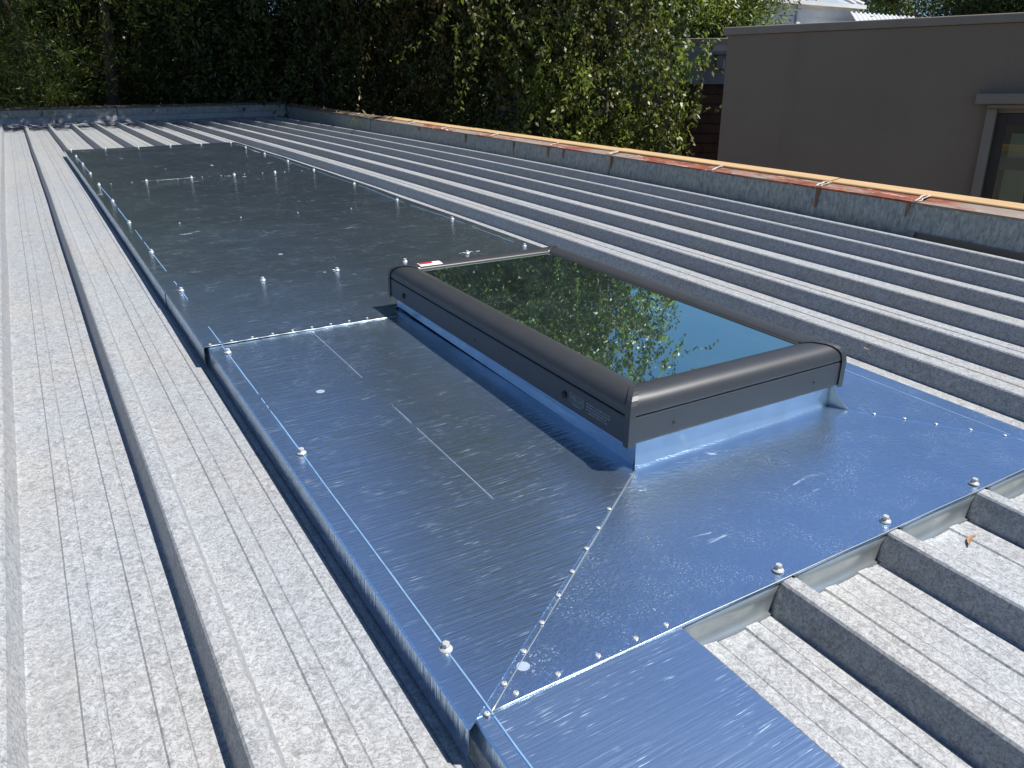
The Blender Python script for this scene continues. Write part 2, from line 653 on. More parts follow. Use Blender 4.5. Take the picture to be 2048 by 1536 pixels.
# ------------------------------------------------------------------ far parapet
farp = roof_thing('parapet_wall', 0, 9.0, 0, label='low stepped parapet across the far end of the roof, in tree shade', cat='wall')
mb = MB()
zb = Zf(8.75) - .041
rings = []
for j in range(24):
    x = -3.3 + j * (5.72 / 23)
    w = .003 * math.sin(j * 1.3)
    rings.append([(x, -.25, zb + .006), (x, -.14 + w, zb + .012), (x, -.03, zb + .028 + w), (x, -.012, zb + .075), (x, 0, zb + .078)])
mb.loft(rings)
mb.build('apron_flashing', mat_simple('dull_apron', (.27, .27, .28), .6, .2, .15, 10), farp, solid=.001)
for (xa, xb, dz) in [(-3.3, -1.2, 0), (-1.19, .65, .003), (.66, 2.42, .001)]:
    MB().box(xa, xb, .003 + dz, .03, zb + .05, zb + .150 + dz).build('flashing_piece', MAT['parapet'], farp, bevel=.003)
    MB().box(xa, xb, -.004, .20, zb + .1515 + dz, zb + .166 + dz).build('capping_piece', mat_simple('dirty_capping', (.11, .095, .075), .9, 0, .4, 20, .5), farp, bevel=.004)
MB().box(-3.3, 2.42, .032, .19, -3.0, zb + .151).build('masonry', MAT['brick'], farp)

# ------------------------------------------------------------------ fasteners
def screw_mesh():
    mb = MB()
    prof = [(.0001, .0042), (.0045, .0040), (.0062, .0028), (.0078, .0012), (.0078, .0002), (.004, 0)]
    rings = [[(r * math.cos(2 * math.pi * j / 20), r * math.sin(2 * math.pi * j / 20), z) for j in range(20)] for r, z in prof]
    mb.loft(rings, True)
    hexp = [(.0047, .0035), (.0047, .0082), (.0042, .0090), (.0002, .0090)]
    rings = [[(r * math.cos(math.pi / 3 * j), r * math.sin(math.pi / 3 * j), z) for j in range(6)] for r, z in hexp]
    mb.loft(rings, True)
    me = mb.mesh('screw', MAT['screw'])
    bm = bmesh.new(); bm.from_mesh(me)
    bmesh.ops.recalc_face_normals(bm, faces=bm.faces)
    bm.to_mesh(me); bm.free()
    return me


def rivet_mesh():
    mb = MB()
    prof = [(.0001, .0006), (.0012, .0008), (.0014, .0019), (.0024, .0018), (.0036, .0010), (.0040, .0001)]
    rings = [[(r * math.cos(2 * math.pi * j / 14), r * math.sin(2 * math.pi * j / 14), z) for j in range(14)] for r, z in prof]
    mb.loft(rings, True)
    return mb.mesh('rivet', MAT['rivet'])


SCREW, RIVET = screw_mesh(), rivet_mesh()


def screws(parent, pts, z, org=(0, 0)):
    for x, y in pts:
        q = put(SCREW, 'screw', parent, (x - org[0], y - org[1], Zf(y) + z + BOW * bow(x, y)), random.uniform(0, 1), .92,
                (random.uniform(-.05, .05), random.uniform(-.05, .05), random.uniform(0, 1)))


def rivets(parent, pts, z, org=(0, 0)):
    for x, y in pts:
        put(RIVET, 'rivet', parent, (x - org[0], y - org[1], Zf(y) + z + BOW * bow(x, y)), random.uniform(0, 3), .78)


def ripple(x, y, amp=.0006, ph=0.0):
    return amp * (math.sin(9 * x + 2.1 * math.sin(3.1 * y + ph)) * math.sin(6.3 * y + 1.7 * math.sin(4.2 * x) + ph)
                  + .5 * math.sin(17 * y + 5 * x + ph * 2) + .25 * math.sin(31 * x + 3 * math.sin(11 * y)))


BOW = 0.0


def bow(x, y):
    """slow oil-canning of the thin tray sheets"""
    return .0022 * math.sin(4.6 * x + .9 * math.sin(1.3 * y)) * math.sin(5.2 * y + 1.5) + .0012 * math.sin(8.5 * y + 2.2 * x)


def sheet(name, rails, mat, parent, zoff, ny=60, amp=.0006, ph=0.0, along='y', org=(0, 0)):
    """rails: (across, dz, start, end, ripple weight); surface lofted between the rails"""
    # densify rails
    R = []
    for i, r in enumerate(rails):
        if i and abs(r[0] - rails[i - 1][0]) > .04:
            p = rails[i - 1]
            m = int(abs(r[0] - p[0]) / .012)
            for j in range(1, m):
                t = j / m
                R.append(tuple(p[k] + (r[k] - p[k]) * t for k in range(4)) + (1.0,))
        R.append(tuple(r[:4]) + (r[4] if len(r) > 4 else 0.6,))
    rings = []
    for (ac, dz, s0, s1, w) in R:
        ring = []
        for j in range(ny + 1):
            al = s0 + (s1 - s0) * j / ny
            x, y = (ac, al) if along == 'y' else (al, ac)
            ring.append((x - org[0], y - org[1], Zf(y) + dz + zoff + w * ripple(x, y, amp, ph) + (BOW * w * bow(x, y) if w > .9 or BOW == 0 else BOW * .4 * bow(x, y) * (w > 0))))
        rings.append(ring)
    mb = MB().loft(rings)
    if along == 'y':
        mb.f = [f[::-1] for f in mb.f]
    o = mb.build(name, mat, parent, smooth=True, solid=.0009)
    md = o.modifiers.new('edges', 'EDGE_SPLIT')
    md.split_angle = math.radians(35)
    return o


def line_strip(name, mat, parent, x, segs_, w, z, wob=.0003):
    for (ya, yb) in segs_:
        mb = MB()
        n = max(2, int((yb - ya) / .04))
        rings = []
        for j in range(n + 1):
            y = ya + (yb - ya) * j / n
            hw = w * .62 * (.75 + .35 * random.random())
            zz = Zf(y) + z + .0012 + BOW * bow(x, y)
            xx = x + random.uniform(-wob, wob)
            rings.append([(xx + hw, y, zz), (xx - hw, y, zz)])
        mb.loft(rings)
        mb.build(name, mat, parent)


XL, XR, YF = -.028, 1.058, -.012
G = 'new zinc flashing sheets around and behind the skylight'
CX0, CX1, CY0, CY1 = .4175, .8475, .288, 1.163    # curb
TIPL, TIPR = (.408, .275), (.862, .262)

# left apron
la = roof_thing('flashing_sheet', label='streaked blue-reflecting zinc apron sheet along the left side of the skylight', cat='flashing', group=G)
zL = .0034
rails = [(XL - .001, -.041, YF - .008, 1.128, .0), (XL - .0005, -.020, YF - .008, 1.128, .5), (XL, -.0022, YF - .008, 1.128, .3), (XL + .0022, 0, YF - .008, 1.128, .3),
         (TIPL[0], 0, TIPL[1], 1.128, .3), (CX0, 0, CY0, CY1, .3)]
sheet('apron', rails, MAT['zincA'], la, zL, 70, ph=.4)
screws(la, [(0.0, .082), (0.0, .568), (0.001, 1.057)], zL + .0005)
mit = [(.31, .21), (.27, .181), (.23, .152), (.188, .123), (.149, .095), (.108, .066), (.068, .039), (.028, .011), (-.005, -.013)]
rivets(la, mit, zL + .0004)
line_strip('chalk_line', MAT['chalk'], la, .0, [(-.018, .075), (.092, .56), (.578, .74), (.75, .765), (.775, .80), (.82, 1.05), (1.063, 1.11)], .0016, zL)
line_strip('scribed_line', MAT['chalkw'], la, .187, [(.31, .56), (.58, .65), (.655, .66), (.80, 1.115)], .0006, zL)

# front apron with folded front edge
fa = roof_thing('flashing_sheet', label='speckled zinc apron sheet in front of the skylight, its folded edge over the ribs', cat='flashing', group=G)
zF = .0026
rails = [(YF, -.0035, XL + .004, XR, .2), (YF + .0008, 0, XL + .002, XR, .3), (TIPL[1] - .006, 0, TIPL[0] - .022, TIPR[0] + .018, .2), (CY0, 0, CX0, CX1, .3)]
o = sheet('apron', rails, MAT['zincB'], fa, zF, 70, ph=.4, along='x')
mb = MB()
mb.tube([(x, YF - .0006, Zf(0) + zF + .0003 + .0004 * math.sin(x * 30)) for x in np.linspace(-.004, XR, 60)], .0008, 8)
mb.build('hem', MAT['fold'], fa, smooth=True)
for k in range(1, 5):
    xa, xb = k * S, (k + 1) * S
    if k == 1:
        xa_t, xa_b = .238, .238
    else:
        xa_t, xa_b = xa + .0125, xa + .023
    mb = MB()
    rings = []
    for j in range(9):
        t = j / 8
        xt = xa_t + (xb - .0125 - xa_t) * t
        xb_ = xa_b + (xb - .023 - xa_b) * t
        w = .0012 * math.sin(6 * t + k)
        rings.append([(xt, YF + .0002, -.0015), (xt * .6 + xb_ * .4, YF + .001 + w, -.018), (xb_, YF - .001 + w, -.0385), (xb_, YF - .006 + w, -.0392)])
    mb.loft(rings)
    mb.build('fold_tab', MAT['fold'], fa, smooth=True, solid=.0009)
for k in (2, 3, 4, 5):  # dark wedges standing in for the shaded notches in the fold
    x = k * S + .0105
    m2 = MB()
    m2.loft([[(x - .004, YF - .0035, .0028), (x + .003, YF - .0035, .0028), (x + .003, YF - .0035, -.0045)], [(x - .004, YF - .0002, .0028), (x + .003, YF - .0002, .0028), (x + .003, YF - .0002, -.0045)]], True, True)
    m2.build('dark_notch', MAT['pipe'], fa)
screws(fa, [(2 * S - .002, .002), (3 * S + .003, .004), (4 * S, .001), (5 * S, .003)], zF + .0005)
rivets(fa, [(.032, -.0045), (.081, -.0045), (.131, -.004), (.181, -.0035), (.223, -.0035)], zF + .0004)
# folded corner fins
for (tip, cor, sg) in ((TIPL, (CX0, CY0), -1), (TIPR, (CX1, CY0), 1)):
    mb = MB()
    dx, dy = tip[0] - cor[0], tip[1] - cor[1]
    rings = []
    for j in range(7):
        t = j / 6
        zt_ = .046 * (1 - t) ** 1.6 + .004
        px_, py_ = cor[0] + dx * t * 1.25, cor[1] + dy * t * 1.25
        rings.append([(px_, py_, zF), (px_ + .0003, py_, zF + zt_ * .5), (px_, py_, zF + zt_)])
    mb.loft(rings)
    mb.build('corner_fin', MAT['fold'], fa, smooth=True, solid=.0010)
line_strip('chalk_line', MAT['chalk'], fa, 5 * S, [(-.01, .06)], .0012, zF)

mb = MB()
mb.tube([(TIPL[0] + (XL + .022 - TIPL[0]) * t, TIPL[1] + (-.017 - TIPL[1]) * t, zL - .0006 + ripple(0, t, .0003)) for t in np.linspace(0, 1, 30)], .0010, 6)
mb.build('seam_edge', MAT['fold'], la, smooth=True)

def upstand(parent, p, q, z0):
    mb = MB()
    d = Vector((q[0] - p[0], q[1] - p[1], 0)).normalized()
    n_ = Vector((d.y, -d.x, 0))
    rings = []
    for j in range(13):
        t = j / 12
        x, y = p[0] + (q[0] - p[0]) * t, p[1] + (q[1] - p[1]) * t
        w = .0005 * math.sin(7 * t * 2 + 1)
        rings.append([(x + n_.x * .0022, y + n_.y * .0022, z0 - .001), (x + n_.x * (.0008 + w), y + n_.y * (.0008 + w), z0 + .014), (x, y, z0 + .048)])
    mb.loft(rings)
    return mb.build('upstand', MAT['upstand'], parent, smooth=False)


upstand(fa, (CX0, CY0), (CX1, CY0), zF)
upstand(la, (CX0, CY1), (CX0, CY0), zL)
# right apron
ra = roof_thing('flashing_sheet', label='narrow zinc apron sheet along the right side of the skylight with a mitred riveted end', cat='flashing', group=G)
rails = [(CX1, 0, CY0, CY1, .3), (TIPR[0], 0, TIPR[1], 1.128, .3),
         (1.040, 0, .016, 1.128, .3), (XR - .002, 0, -.010, 1.128, .3), (XR, -.002, -.012, 1.128, .3), (XR + .001, -.0385, -.012, 1.128, 0)]
sheet('apron', rails, MAT['zincB'], ra, zL, 60, ph=.4)
upstand(ra, (CX1, CY0), (CX1, CY1), zL)
rivets(ra, [(.868, .262), (.890, .222), (.920, .185), (.947, .145), (.978, .104), (1.007, .064)], zL + .0004)
line_strip('chalk_line', MAT['chalk'], ra, 5 * S, [(.06, 1.1)], .0012, zL)

# foreground offcut sheet
fs = roof_thing('flashing_sheet', label='short zinc sheet in the foreground below the front apron, lying over two ribs', cat='flashing', group=G)
rails = [(XL + .010, -.041, -1.3, YF + .006, 0), (XL + .0105, -.0022, -1.3, YF + .006, .2), (XL + .0127, 0, -1.3, YF + .006, .3), (.2355, 0, -1.3, YF + .006, .3), (.2375, -.0025, -1.3, YF + .006, .2)]
sheet('offcut', rails, MAT['zincD'], fs, .0016, 60, ph=.4, amp=.0006)
line_strip('chalk_line', MAT['chalk'], fs, .0, [(-.9, -.018)], .0016, .0016)

# back tray: four sheets
BOW = 1.0
RY = [1.120, 1.585, 2.47, 3.665, 5.545]
labels = ['zinc tray sheet directly behind the skylight, first of the four reaching back',
          'zinc tray sheet second behind the skylight, between the screwed seam and the faint crease',
          'dark-reflecting zinc tray sheet third behind the skylight',
          'farthest zinc tray sheet, its back edge screwed over the ribs under the trees']
wob = lambda y: .0035 * max(0, math.sin(y * 12.5))
for i in range(4):
    ya, yb = RY[i] - .012, RY[i + 1]
    ts = roof_thing('flashing_sheet', label=labels[i], cat='flashing', group=G)
    z = (.0046, .0041, .0036, .0031)[i]
    xl = XL - (.008 if i == 0 else .010)
    rails = [(xl - .001, -.041, ya, yb, 0), (xl, -.0025, ya, yb, .3), (xl + .0025, 0, ya, yb, .4), (XR - .002, 0, ya, yb, .4), (XR, -.003, ya, yb, .3), (XR + .001, -.0385, ya, yb, 0)]
    if i == 0:
        # cut around the curb: three strips joined in one mesh
        o = sheet('tray', [(xl - .001, -.041, ya, yb, 0), (xl, -.0025, ya, yb, .3), (xl + .0025, 0, ya, yb, .4), (CX0 - .012, 0, ya, yb, .4), (CX0 - .010, 0, CY1 + .004, yb, .4),
                           (CX1 + .010, 0, CY1 + .004, yb, .4), (CX1 + .012, 0, ya, yb, .4), (XR - .002, 0, ya, yb, .4), (XR, -.003, ya, yb, .3), (XR + .001, -.0385, ya, yb, 0)],
                  MAT['zincC'], ts, z, 50, amp=.0008, ph=2.2)
        # back upstand of the curb
        mb = MB()
        mb.loft([[(x, CY1 + .012, z + Zf(1.16)), (x, CY1 + .004, z + .003), (x, CY1, z + .012), (x, CY1, z + .046)] for x in np.linspace(CX0, CX1, 8)])
        mb.build('upstand', MAT['zincC'], ts, smooth=True, solid=.0009)
    else:
        sheet('tray', rails, MAT['zincC'], ts, z, int((yb - ya) * 45), amp=.0008, ph=2.2)
    ye = RY[i] - .0125
    xe = CX0 - .02 if i == 0 else XR - .01
    MB().tube([(x, ye, Zf(ye) + z - .0002 + ripple(x, ye, .0008, 2.2) * .4 + BOW * bow(x, ye)) for x in np.linspace(xl + .004, xe, 40)],
              [(.0009, .0004, .0003, .0005)[i] * (1 + .5 * math.sin(q * 1.7)) for q in range(40)], 6).build('seam_edge', MAT['fold'], ts, smooth=True)
    if i == 0:
        rivets(ts, [(-.021 + .043 * j, 1.116 + .0008 * j) for j in range(9)], z + .0004)
        screws(ts, [(0, 1.558)] + [(k * S, 1.556) for k in range(1, 6)], z + .0005)
        line_strip('chalk_line', MAT['chalk'], ts, 0, [(1.112, 1.235), (1.47, 1.55)], .0018, z)
    if i == 1:
        screws(ts, [(0, 2.049), (5 * S, 2.052)], z + .0005)
        line_strip('chalk_line', MAT['chalk'], ts, 0, [(1.62, 1.66), (1.78, 2.04), (2.06, 2.2), (2.24, 2.40)], .0018, z)
        line_strip('chalk_line', MAT['chalk'], ts, 5 * S, [(1.62, 1.9), (1.95, 2.42)], .0014, z)
        rivets(ts, [(.15 + .21 * j, 2.455) for j in range(4)], z + .0004)
    if i == 2:
        screws(ts, [(0, 2.56), (0, 3.07), (5 * S, 2.552), (5 * S, 3.047)] + [(k * S, 3.64) for k in range(6)], z + .0005)
        line_strip('chalk_line', MAT['chalk'], ts, 0, [(2.58, 2.9), (2.95, 3.05), (3.1, 3.6)], .0020, z)
        line_strip('chalk_line', MAT['chalk'], ts, 5 * S, [(2.48, 3.0), (3.08, 3.6)], .0016, z)
        rivets(ts, [(.05 + S * j, 3.64) for j in range(5)] + [(.14 + S * j, 3.64) for j in range(5)], z + .0004)
    if i == 3:
        screws(ts, [(0, 4.08), (0, 4.55), (0, 5.06), (5 * S, 4.11), (5 * S, 4.61), (5 * S, 5.086)] + [(k * S, 5.52) for k in range(6)], z + .0005)
        line_strip('chalk_line', MAT['chalk'], ts, 0, [(4.1, 4.5), (4.6, 5.0)], .0022, z)
        line_strip('chalk_line', MAT['chalk'], ts, 5 * S, [(3.7, 4.6), (4.7, 5.4)], .0018, z)

# ------------------------------------------------------------------ the skylight
W, L = .467, .894
ROT = Matrix.Rotation(-.0069, 4, 'Z') @ Matrix.Rotation(-.0168, 4, 'X')
skl = roof_thing('skylight', .396, .280, 0, ROT, label='grey framed fixed skylight with dark reflecting glass, raised on a metal curb', cat='skylight')
ZB, ZG, ZT, ZGL = .042, .087, .1165, .1085
WR = .054

# profile of a frame side: (inward offset, z)
wallp = [(.004, ZB), (.0005, ZB + .0015), (0, ZB + .004), (0, ZG - .0025), (.0010, ZG - .0010)]
groove = [(.0010, ZG - .0010), (.0042, ZG - .0008), (.0042, ZG + .0012), (.0010, ZG + .0014)]
roll = [(.0010, ZG + .0014), (.0004, ZG + .003), (.0010, ZG + .009), (.0032, ZG + .0155), (.0075, ZG + .0210), (.0135, ZG + .0252), (.021, ZG + .0280),
        (.030, ZG + .0292), (.039, ZG + .0286), (.047, ZG + .0268), (WR - .0015, ZG + .0250), (WR, ZG + .0235), (WR, ZGL - .004)]


def frame_ring(prof, inset_end=0.0):
    return prof


def side_strip(prof, which, cut=.0):
    """extrude a profile along one side of the frame, mitred at the ends"""
    mb = MB()
    rings = []
    for (o_, z) in prof:
        pass
    ends = []
    for e in (0, 1):
        ring = []
        for (o_, z) in prof:
            if which == 'left':
                p = (o_, (o_ + cut) if e == 0 else L - o_ - cut, z)
            elif which == 'right':
                p = (W - o_, L - o_ - cut if e == 0 else o_ + cut, z)
            elif which == 'near':
                p = (W - o_ - cut if e == 0 else o_ + cut, o_, z)
            else:
                p = (o_ + cut if e == 0 else W - o_ - cut, L - o_, z)
            ring.append(p)
        ends.append(ring)
    m = 10
    for j in range(m + 1):
        t = j / m
        rings.append([tuple(a_ + (b_ - a_) * t for a_, b_ in zip(p, q)) for p, q in zip(*ends)])
    mb.loft(rings)
    return mb


for side in ('left', 'right', 'near', 'far'):
    fr_ = side_strip(wallp, side).build('frame_side', MAT['frame'], skl, smooth=False)
    side_strip(groove, side).build('groove', MAT['seal'], fr_)
    o = side_strip(roll, side, .0).build('rounded_cover', MAT['frame'], fr_, smooth=True)
    side_strip([(WR - .0008, ZGL + .0026), (WR + .004, ZGL + .0008), (WR + .0042, ZGL - .001)], side).build('glazing_gasket', MAT['seal'], fr_)
    side_strip([(.004, ZB), (.030, ZB + .001)], side).build('underside', MAT['frame'], fr_)

# corner covers: thin caps that stand proud over each mitre
cap_prof = [(-.0015, ZB - .002)] + [(o_ - .0016, z + .0008) for o_, z in [(0, ZB + .004), (0, ZG)]] + [(o_ - .0012, z + .0016) for o_, z in roll[1:-1]]
for cx, cy, sx, sy in ((0, 0, 1, 1), (W, 0, -1, 1), (0, L, 1, -1), (W, L, -1, -1)):
    mb = MB()
    for arm in (0, 1):
        rings = []
        for ext in (0, .0110):
            ring = []
            for (o_, z) in cap_prof:
                if arm == 0:
                    ring.append((cx + sx * o_, cy + sy * (o_ + ext * (1 if o_ < WR - .02 else .5)), z))
                else:
                    ring.append((cx + sx * (o_ + ext * (1 if o_ < WR - .02 else .5)), cy + sy * o_, z))
            rings.append(ring)
        mb.loft(rings)
    o = mb.build('corner_cover', MAT['frame'], skl, weld=True)
    md = o.modifiers.new('thickness', 'SOLIDIFY')
    md.thickness = .0012
    md.offset = 0

# the glass and the light shaft below it
MB().box(WR, W - WR, WR, L - WR, ZGL - .006, ZGL).build('glass_pane', MAT['glass'], skl)
mb = MB()
i0, i1, j0, j1 = .036, W - .036, .036, L - .036
za, zb2 = ZGL - .008, -.5
mb.quad((i0, j0, za), (i0, j1, za), (i0, j1, zb2), (i0, j0, zb2))
mb.quad((i1, j0, za), (i1, j0, zb2), (i1, j1, zb2), (i1, j1, za))
mb.quad((i0, j0, za), (i0, j0, zb2), (i1, j0, zb2), (i1, j0, za))
mb.quad((i0, j1, za), (i1, j1, za), (i1, j1, zb2), (i0, j1, zb2))
mb.quad((i0, j0, zb2), (i0, j1, zb2), (i1, j1, zb2), (i1, j0, zb2))
mb.build('light_shaft', MAT['plaster'], skl)

# frame screws and weep holes
hole = MB()
rings = [[(r * math.cos(2 * math.pi * j / 12), -d, r * math.sin(2 * math.pi * j / 12)) for j in range(12)] for r, d in ((.0030, .0004), (.0026, .0016), (.0020, .0008), (.0001, .0006))]
hole.loft(rings, True)
hm = hole.mesh('frame_screw', MAT['seal'])
for x in (.085, .235 + .16):
    put(hm, 'frame_screw', skl, (x, 0, ZB + .020), 0, .8)
big = MB()
rings = [[(-d, r * math.cos(2 * math.pi * j / 14), r * math.sin(2 * math.pi * j / 14)) for j in range(14)] for r, d in ((.0062, .0003), (.0060, .0030), (.0042, .0034), (.0034, .0016), (.0030, .0044), (.0001, .0046))]
big.loft(rings, True)
bm_ = big.mesh('side_plug', MAT['seal'])
for y in (.165, L - .085):
    put(bm_, 'side_plug', skl, (0, y, ZB + .021))
put(hm, 'frame_screw', skl, (0, .47, ZB + .020), -math.pi / 2, .7)


def text_part(body, size, parent, mw, mat, name='lettering'):
    cu = D.curves.new('tmp_text', 'FONT')
    cu.body = body
    cu.size = size
    cu.align_x = 'LEFT'
    cu.align_y = 'CENTER'
    cu.extrude = .00005
    to = D.objects.new('tmp_text', cu)
    COL.objects.link(to)
    bpy.context.view_layer.update()
    me = D.meshes.new_from_object(to.evaluated_get(bpy.context.evaluated_depsgraph_get()))
    D.objects.remove(to)
    D.curves.remove(cu)
    me.name = name
    me.materials.clear()
    me.materials.append(mat)
    o = D.objects.new(name, me)
    COL.objects.link(o)
    o.parent = parent
    o.matrix_local = mw
    return o


# text on the left face: reads along -y, faces -x
face = lambda y, z: Matrix.Translation((-.0005, y, z)) @ Matrix(((0, 0, -1, 0), (-1, 0, 0, 0), (0, 1, 0, 0), (0, 0, 0, 1)))
box = MB()
yb0, yb1, zb0, zb1 = .150, .112, ZB + .017, ZB + .031
for (p, q, r_, s_) in ((yb0, yb1, zb0, zb0 + .0008), (yb0, yb1, zb1 - .0008, zb1), (yb0, yb0 - .0008, zb0, zb1), (yb1 + .0008, yb1, zb0, zb1)):
    box.quad((-.0006, p, r_), (-.0006, q, r_), (-.0006, q, s_), (-.0006, p, s_))
box.build('logo_box', MAT['print'], skl)
text_part('VELUX', .0115, skl, face(.1475, ZB + .024), MAT['print'], 'logo_lettering')
# small moulded lines of type, too small to read in the picture
mb = MB()
for row in range(4):
    z = ZB + .0285 - row * .0048
    y = .104 if row < 3 else .098
    yend = .045 if row < 2 else .055
    while y > yend:
        w_ = random.uniform(.0015, .0060)
        mb.quad((-.0006, y, z), (-.0006, y - w_, z), (-.0006, y - w_, z + .0018), (-.0006, y, z + .0018))
        y -= w_ + random.uniform(.0010, .0026)
y = .142
while y > .118:
    w_ = random.uniform(.002, .005)
    mb.quad((-.0006, y, ZB + .0125), (-.0006, y - w_, ZB + .0125), (-.0006, y - w_, ZB + .0145), (-.0006, y, ZB + .0145))
    y -= w_ + .0015
mb.build('small_print', MAT['print'], skl)
# red and white sticker on the far frame side
stk = MB()
rings = []
for x in (.062, .070, .090, .118):
    rings.append([(x, L - .047, ZG + .0276), (x, L - .039, ZG + .0294), (x, L - .030, ZG + .0300), (x, L - .024, ZG + .0298)])
stk.loft(rings)
stk.f = [f[::-1] for f in stk.f]
so = stk.build('sticker', MAT['white'], skl, solid=.0003)
mb = MB()
mb.loft([[(x, L - .038, ZG + .0304), (x, L - .030, ZG + .0308), (x, L - .0265, ZG + .0306)] for x in (.064, .075, .097)])
mb.f = [f[::-1] for f in mb.f]
mb.build('red_print', MAT['red'], so)

# ------------------------------------------------------------------ debris on the roof
def leaf_mesh(name, L_, w_, mat, curl=.2):
    mb = MB()
    rings = []
    for j in range(8):
        t = j / 7
        hw = w_ * math.sin(math.pi * min(1, t * .95 + .04)) ** .8
        x = (t - .5) * L_
        y = .25 * L_ * math.sin(t * 2.4)
        z = curl * L_ * (t - .5) ** 2 * 1.2
        rings.append([(x, y - hw, z + hw * .5), (x, y, z), (x, y + hw, z + hw * .5)])
    mb.loft(rings)
    return mb.mesh(name, mat)


gum = leaf_mesh('dry_leaf', .034, .003, MAT['litter'])
straw = leaf_mesh('dry_leaf', .018, .001, MAT['litter2'], .5)


def litter(me, x, y, z, rz, label, sc=1.0):
    o = D.objects.new('dry_leaf', me)
    COL.objects.link(o)
    o.matrix_world = MR @ Matrix.Translation((x, y, z)) @ Matrix.Rotation(rz, 4, 'Z') @ Matrix.Diagonal((sc, sc, sc, 1))
    tag(o, label, 'leaf')


litter(gum, .738, -.055, -.0385, .1, 'curled brown gum leaf lying in the roof pan at lower right')
litter(straw, .42, -.225, -.0390, .9, 'tiny yellow fallen flower in the second roof pan at the bottom right', .5)
litter(straw, 1.197, .455, -.012, 1.6, 'pale straw caught on the rib right of the skylight')
litter(straw, -.36, 5.2, -.139, .3, 'small pale twig in the pan at the far left of the roof', 1.6)
# leaf litter along the far and right cappings
N = 520
P = np.empty((N, 3))
for i in range(N):
    if i < 300:
        x, y = rng.uniform(-.6, 2.4), 9.0 + rng.uniform(.0, .18)
        z = zb + .1685 + .003 * rng.random()
    else:
        y = 9.0 - rng.random() ** 1.5 * 2.7
        x = 2.44 + rng.uniform(.0, .115)
        z = zt(y) + .012 + (x - 2.44) * .1
    P[i] = (x, y, z)


def leaf_cloud(name, pos, dirs, nrm, ln, wd, mat, parent, mw=None):
    """one rhombus leaf per position; dirs/nrm unit vectors"""
    n = len(pos)
    side = np.cross(dirs, nrm)
    side /= np.linalg.norm(side, axis=1)[:, None] + 1e-9
    ln = np.asarray(ln)[:, None]
    wd = np.asarray(wd)[:, None]
    up = np.cross(side, dirs)
    a_ = pos
    b_ = pos + dirs * ln * .45 + side * wd * .5 + up * wd * .12
    c_ = pos + dirs * ln
    d_ = pos + dirs * ln * .45 - side * wd * .5 + up * wd * .12
    v = np.stack([a_, b_, c_, d_], 1).reshape(-1, 3).astype(np.float32)
    me = D.meshes.new(name)
    me.vertices.add(4 * n)
    me.vertices.foreach_set('co', v.ravel())
    me.loops.add(4 * n)
    me.loops.foreach_set('vertex_index', np.arange(4 * n, dtype=np.int32))
    me.polygons.add(n)
    me.polygons.foreach_set('loop_start', np.arange(0, 4 * n, 4, dtype=np.int32))
    me.polygons.foreach_set('loop_total', np.full(n, 4, dtype=np.int32))
    me.materials.append(mat)
    me.update(calc_edges=True)
    o = D.objects.new(name, me)
    COL.objects.link(o)
    if parent is not None:
        o.parent = parent
    return o


def unit(v):
    return v / (np.linalg.norm(v, axis=1)[:, None] + 1e-9)


dirs = unit(np.c_[rng.normal(size=(N, 2)), rng.normal(size=N) * .15])
nn = unit(np.c_[rng.normal(size=(N, 2)) * .3, np.ones(N)])
lit = leaf_cloud('leaf_litter', P, dirs, nn, rng.uniform(.02, .05, N), rng.uniform(.006, .016, N), MAT['litter'], None)
lit.matrix_world = MR
tag(lit, 'scattered dry leaves lying along the far parapet cappings', 'leaf litter', kind='stuff')

# ------------------------------------------------------------------ ground
g = MB().quad((-300, -300, -3.3), (300, -300, -3.3), (300, 300, -3.3), (-300, 300, -3.3)).build('ground', MAT['ground'])
tag(g, kind='structure')


def at(az, r, z=0.0):
    """world point at azimuth (deg from +y), range r from the eye, z above the eye"""
    return Vector((EYE.x + r * math.sin(math.radians(az)), EYE.y + r * math.cos(math.radians(az)), EYE.z + z))


# ------------------------------------------------------------------ neighbouring building
pc = at(45.4, 6.0)
hv = Vector((math.sin(math.radians(154.5)), math.cos(math.radians(154.5)), 0))   # along the wall, towards us
nv = Vector((hv.y, -hv.x, 0))                                                   # facing us
if nv.dot(pc - EYE) > 0:
    nv = -nv
TOPZ = EYE.z + 6.0 * math.tan(math.radians(4.42))
FW = Matrix((( hv.x, -nv.x, 0, pc.x), (hv.y, -nv.y, 0, pc.y), (0, 0, 1, 0), (0, 0, 0, 1)))   # local x along wall, y into the building, z up
nb = empty('rendered_house', FW, label='taupe rendered house with a flat parapet and a window at the right edge', cat='house')


def wall_hit(az):
    d = Vector((math.sin(math.radians(az)), math.cos(math.radians(az)), 0))
    # EYE + d*r = pc + hv*s
    A_ = Matrix(((d.x, -hv.x), (d.y, -hv.y)))
    sol = A_.inverted() @ Vector((pc.x - EYE.x, pc.y - EYE.y))
    return sol[1], sol[0]


sw, rw = wall_hit(61.25)
zl = EYE.z + rw * math.tan(math.radians(-.2))      # top of window opening
w0, w1, zbw = sw + .035, sw + 1.35, zl - 1.3
GZ = -3.3
# wall around the opening
MB().box(0, w0, 0, .22, GZ, TOPZ).build('wall', MAT['brown'], nb)
MB().box(w1, 6, 0, .22, GZ, TOPZ).build('wall', MAT['brown'], nb)
MB().box(w0 + .0005, w1 - .0005, 0, .22, zl, TOPZ).build('wall', MAT['brown'], nb)
MB().box(w0 + .0005, w1 - .0005, 0, .22, GZ, zbw).build('wall', MAT['brown'], nb)
MB().box(.003, .22, .225, 5, GZ, TOPZ - .003).build('wall', MAT['brown'], nb)
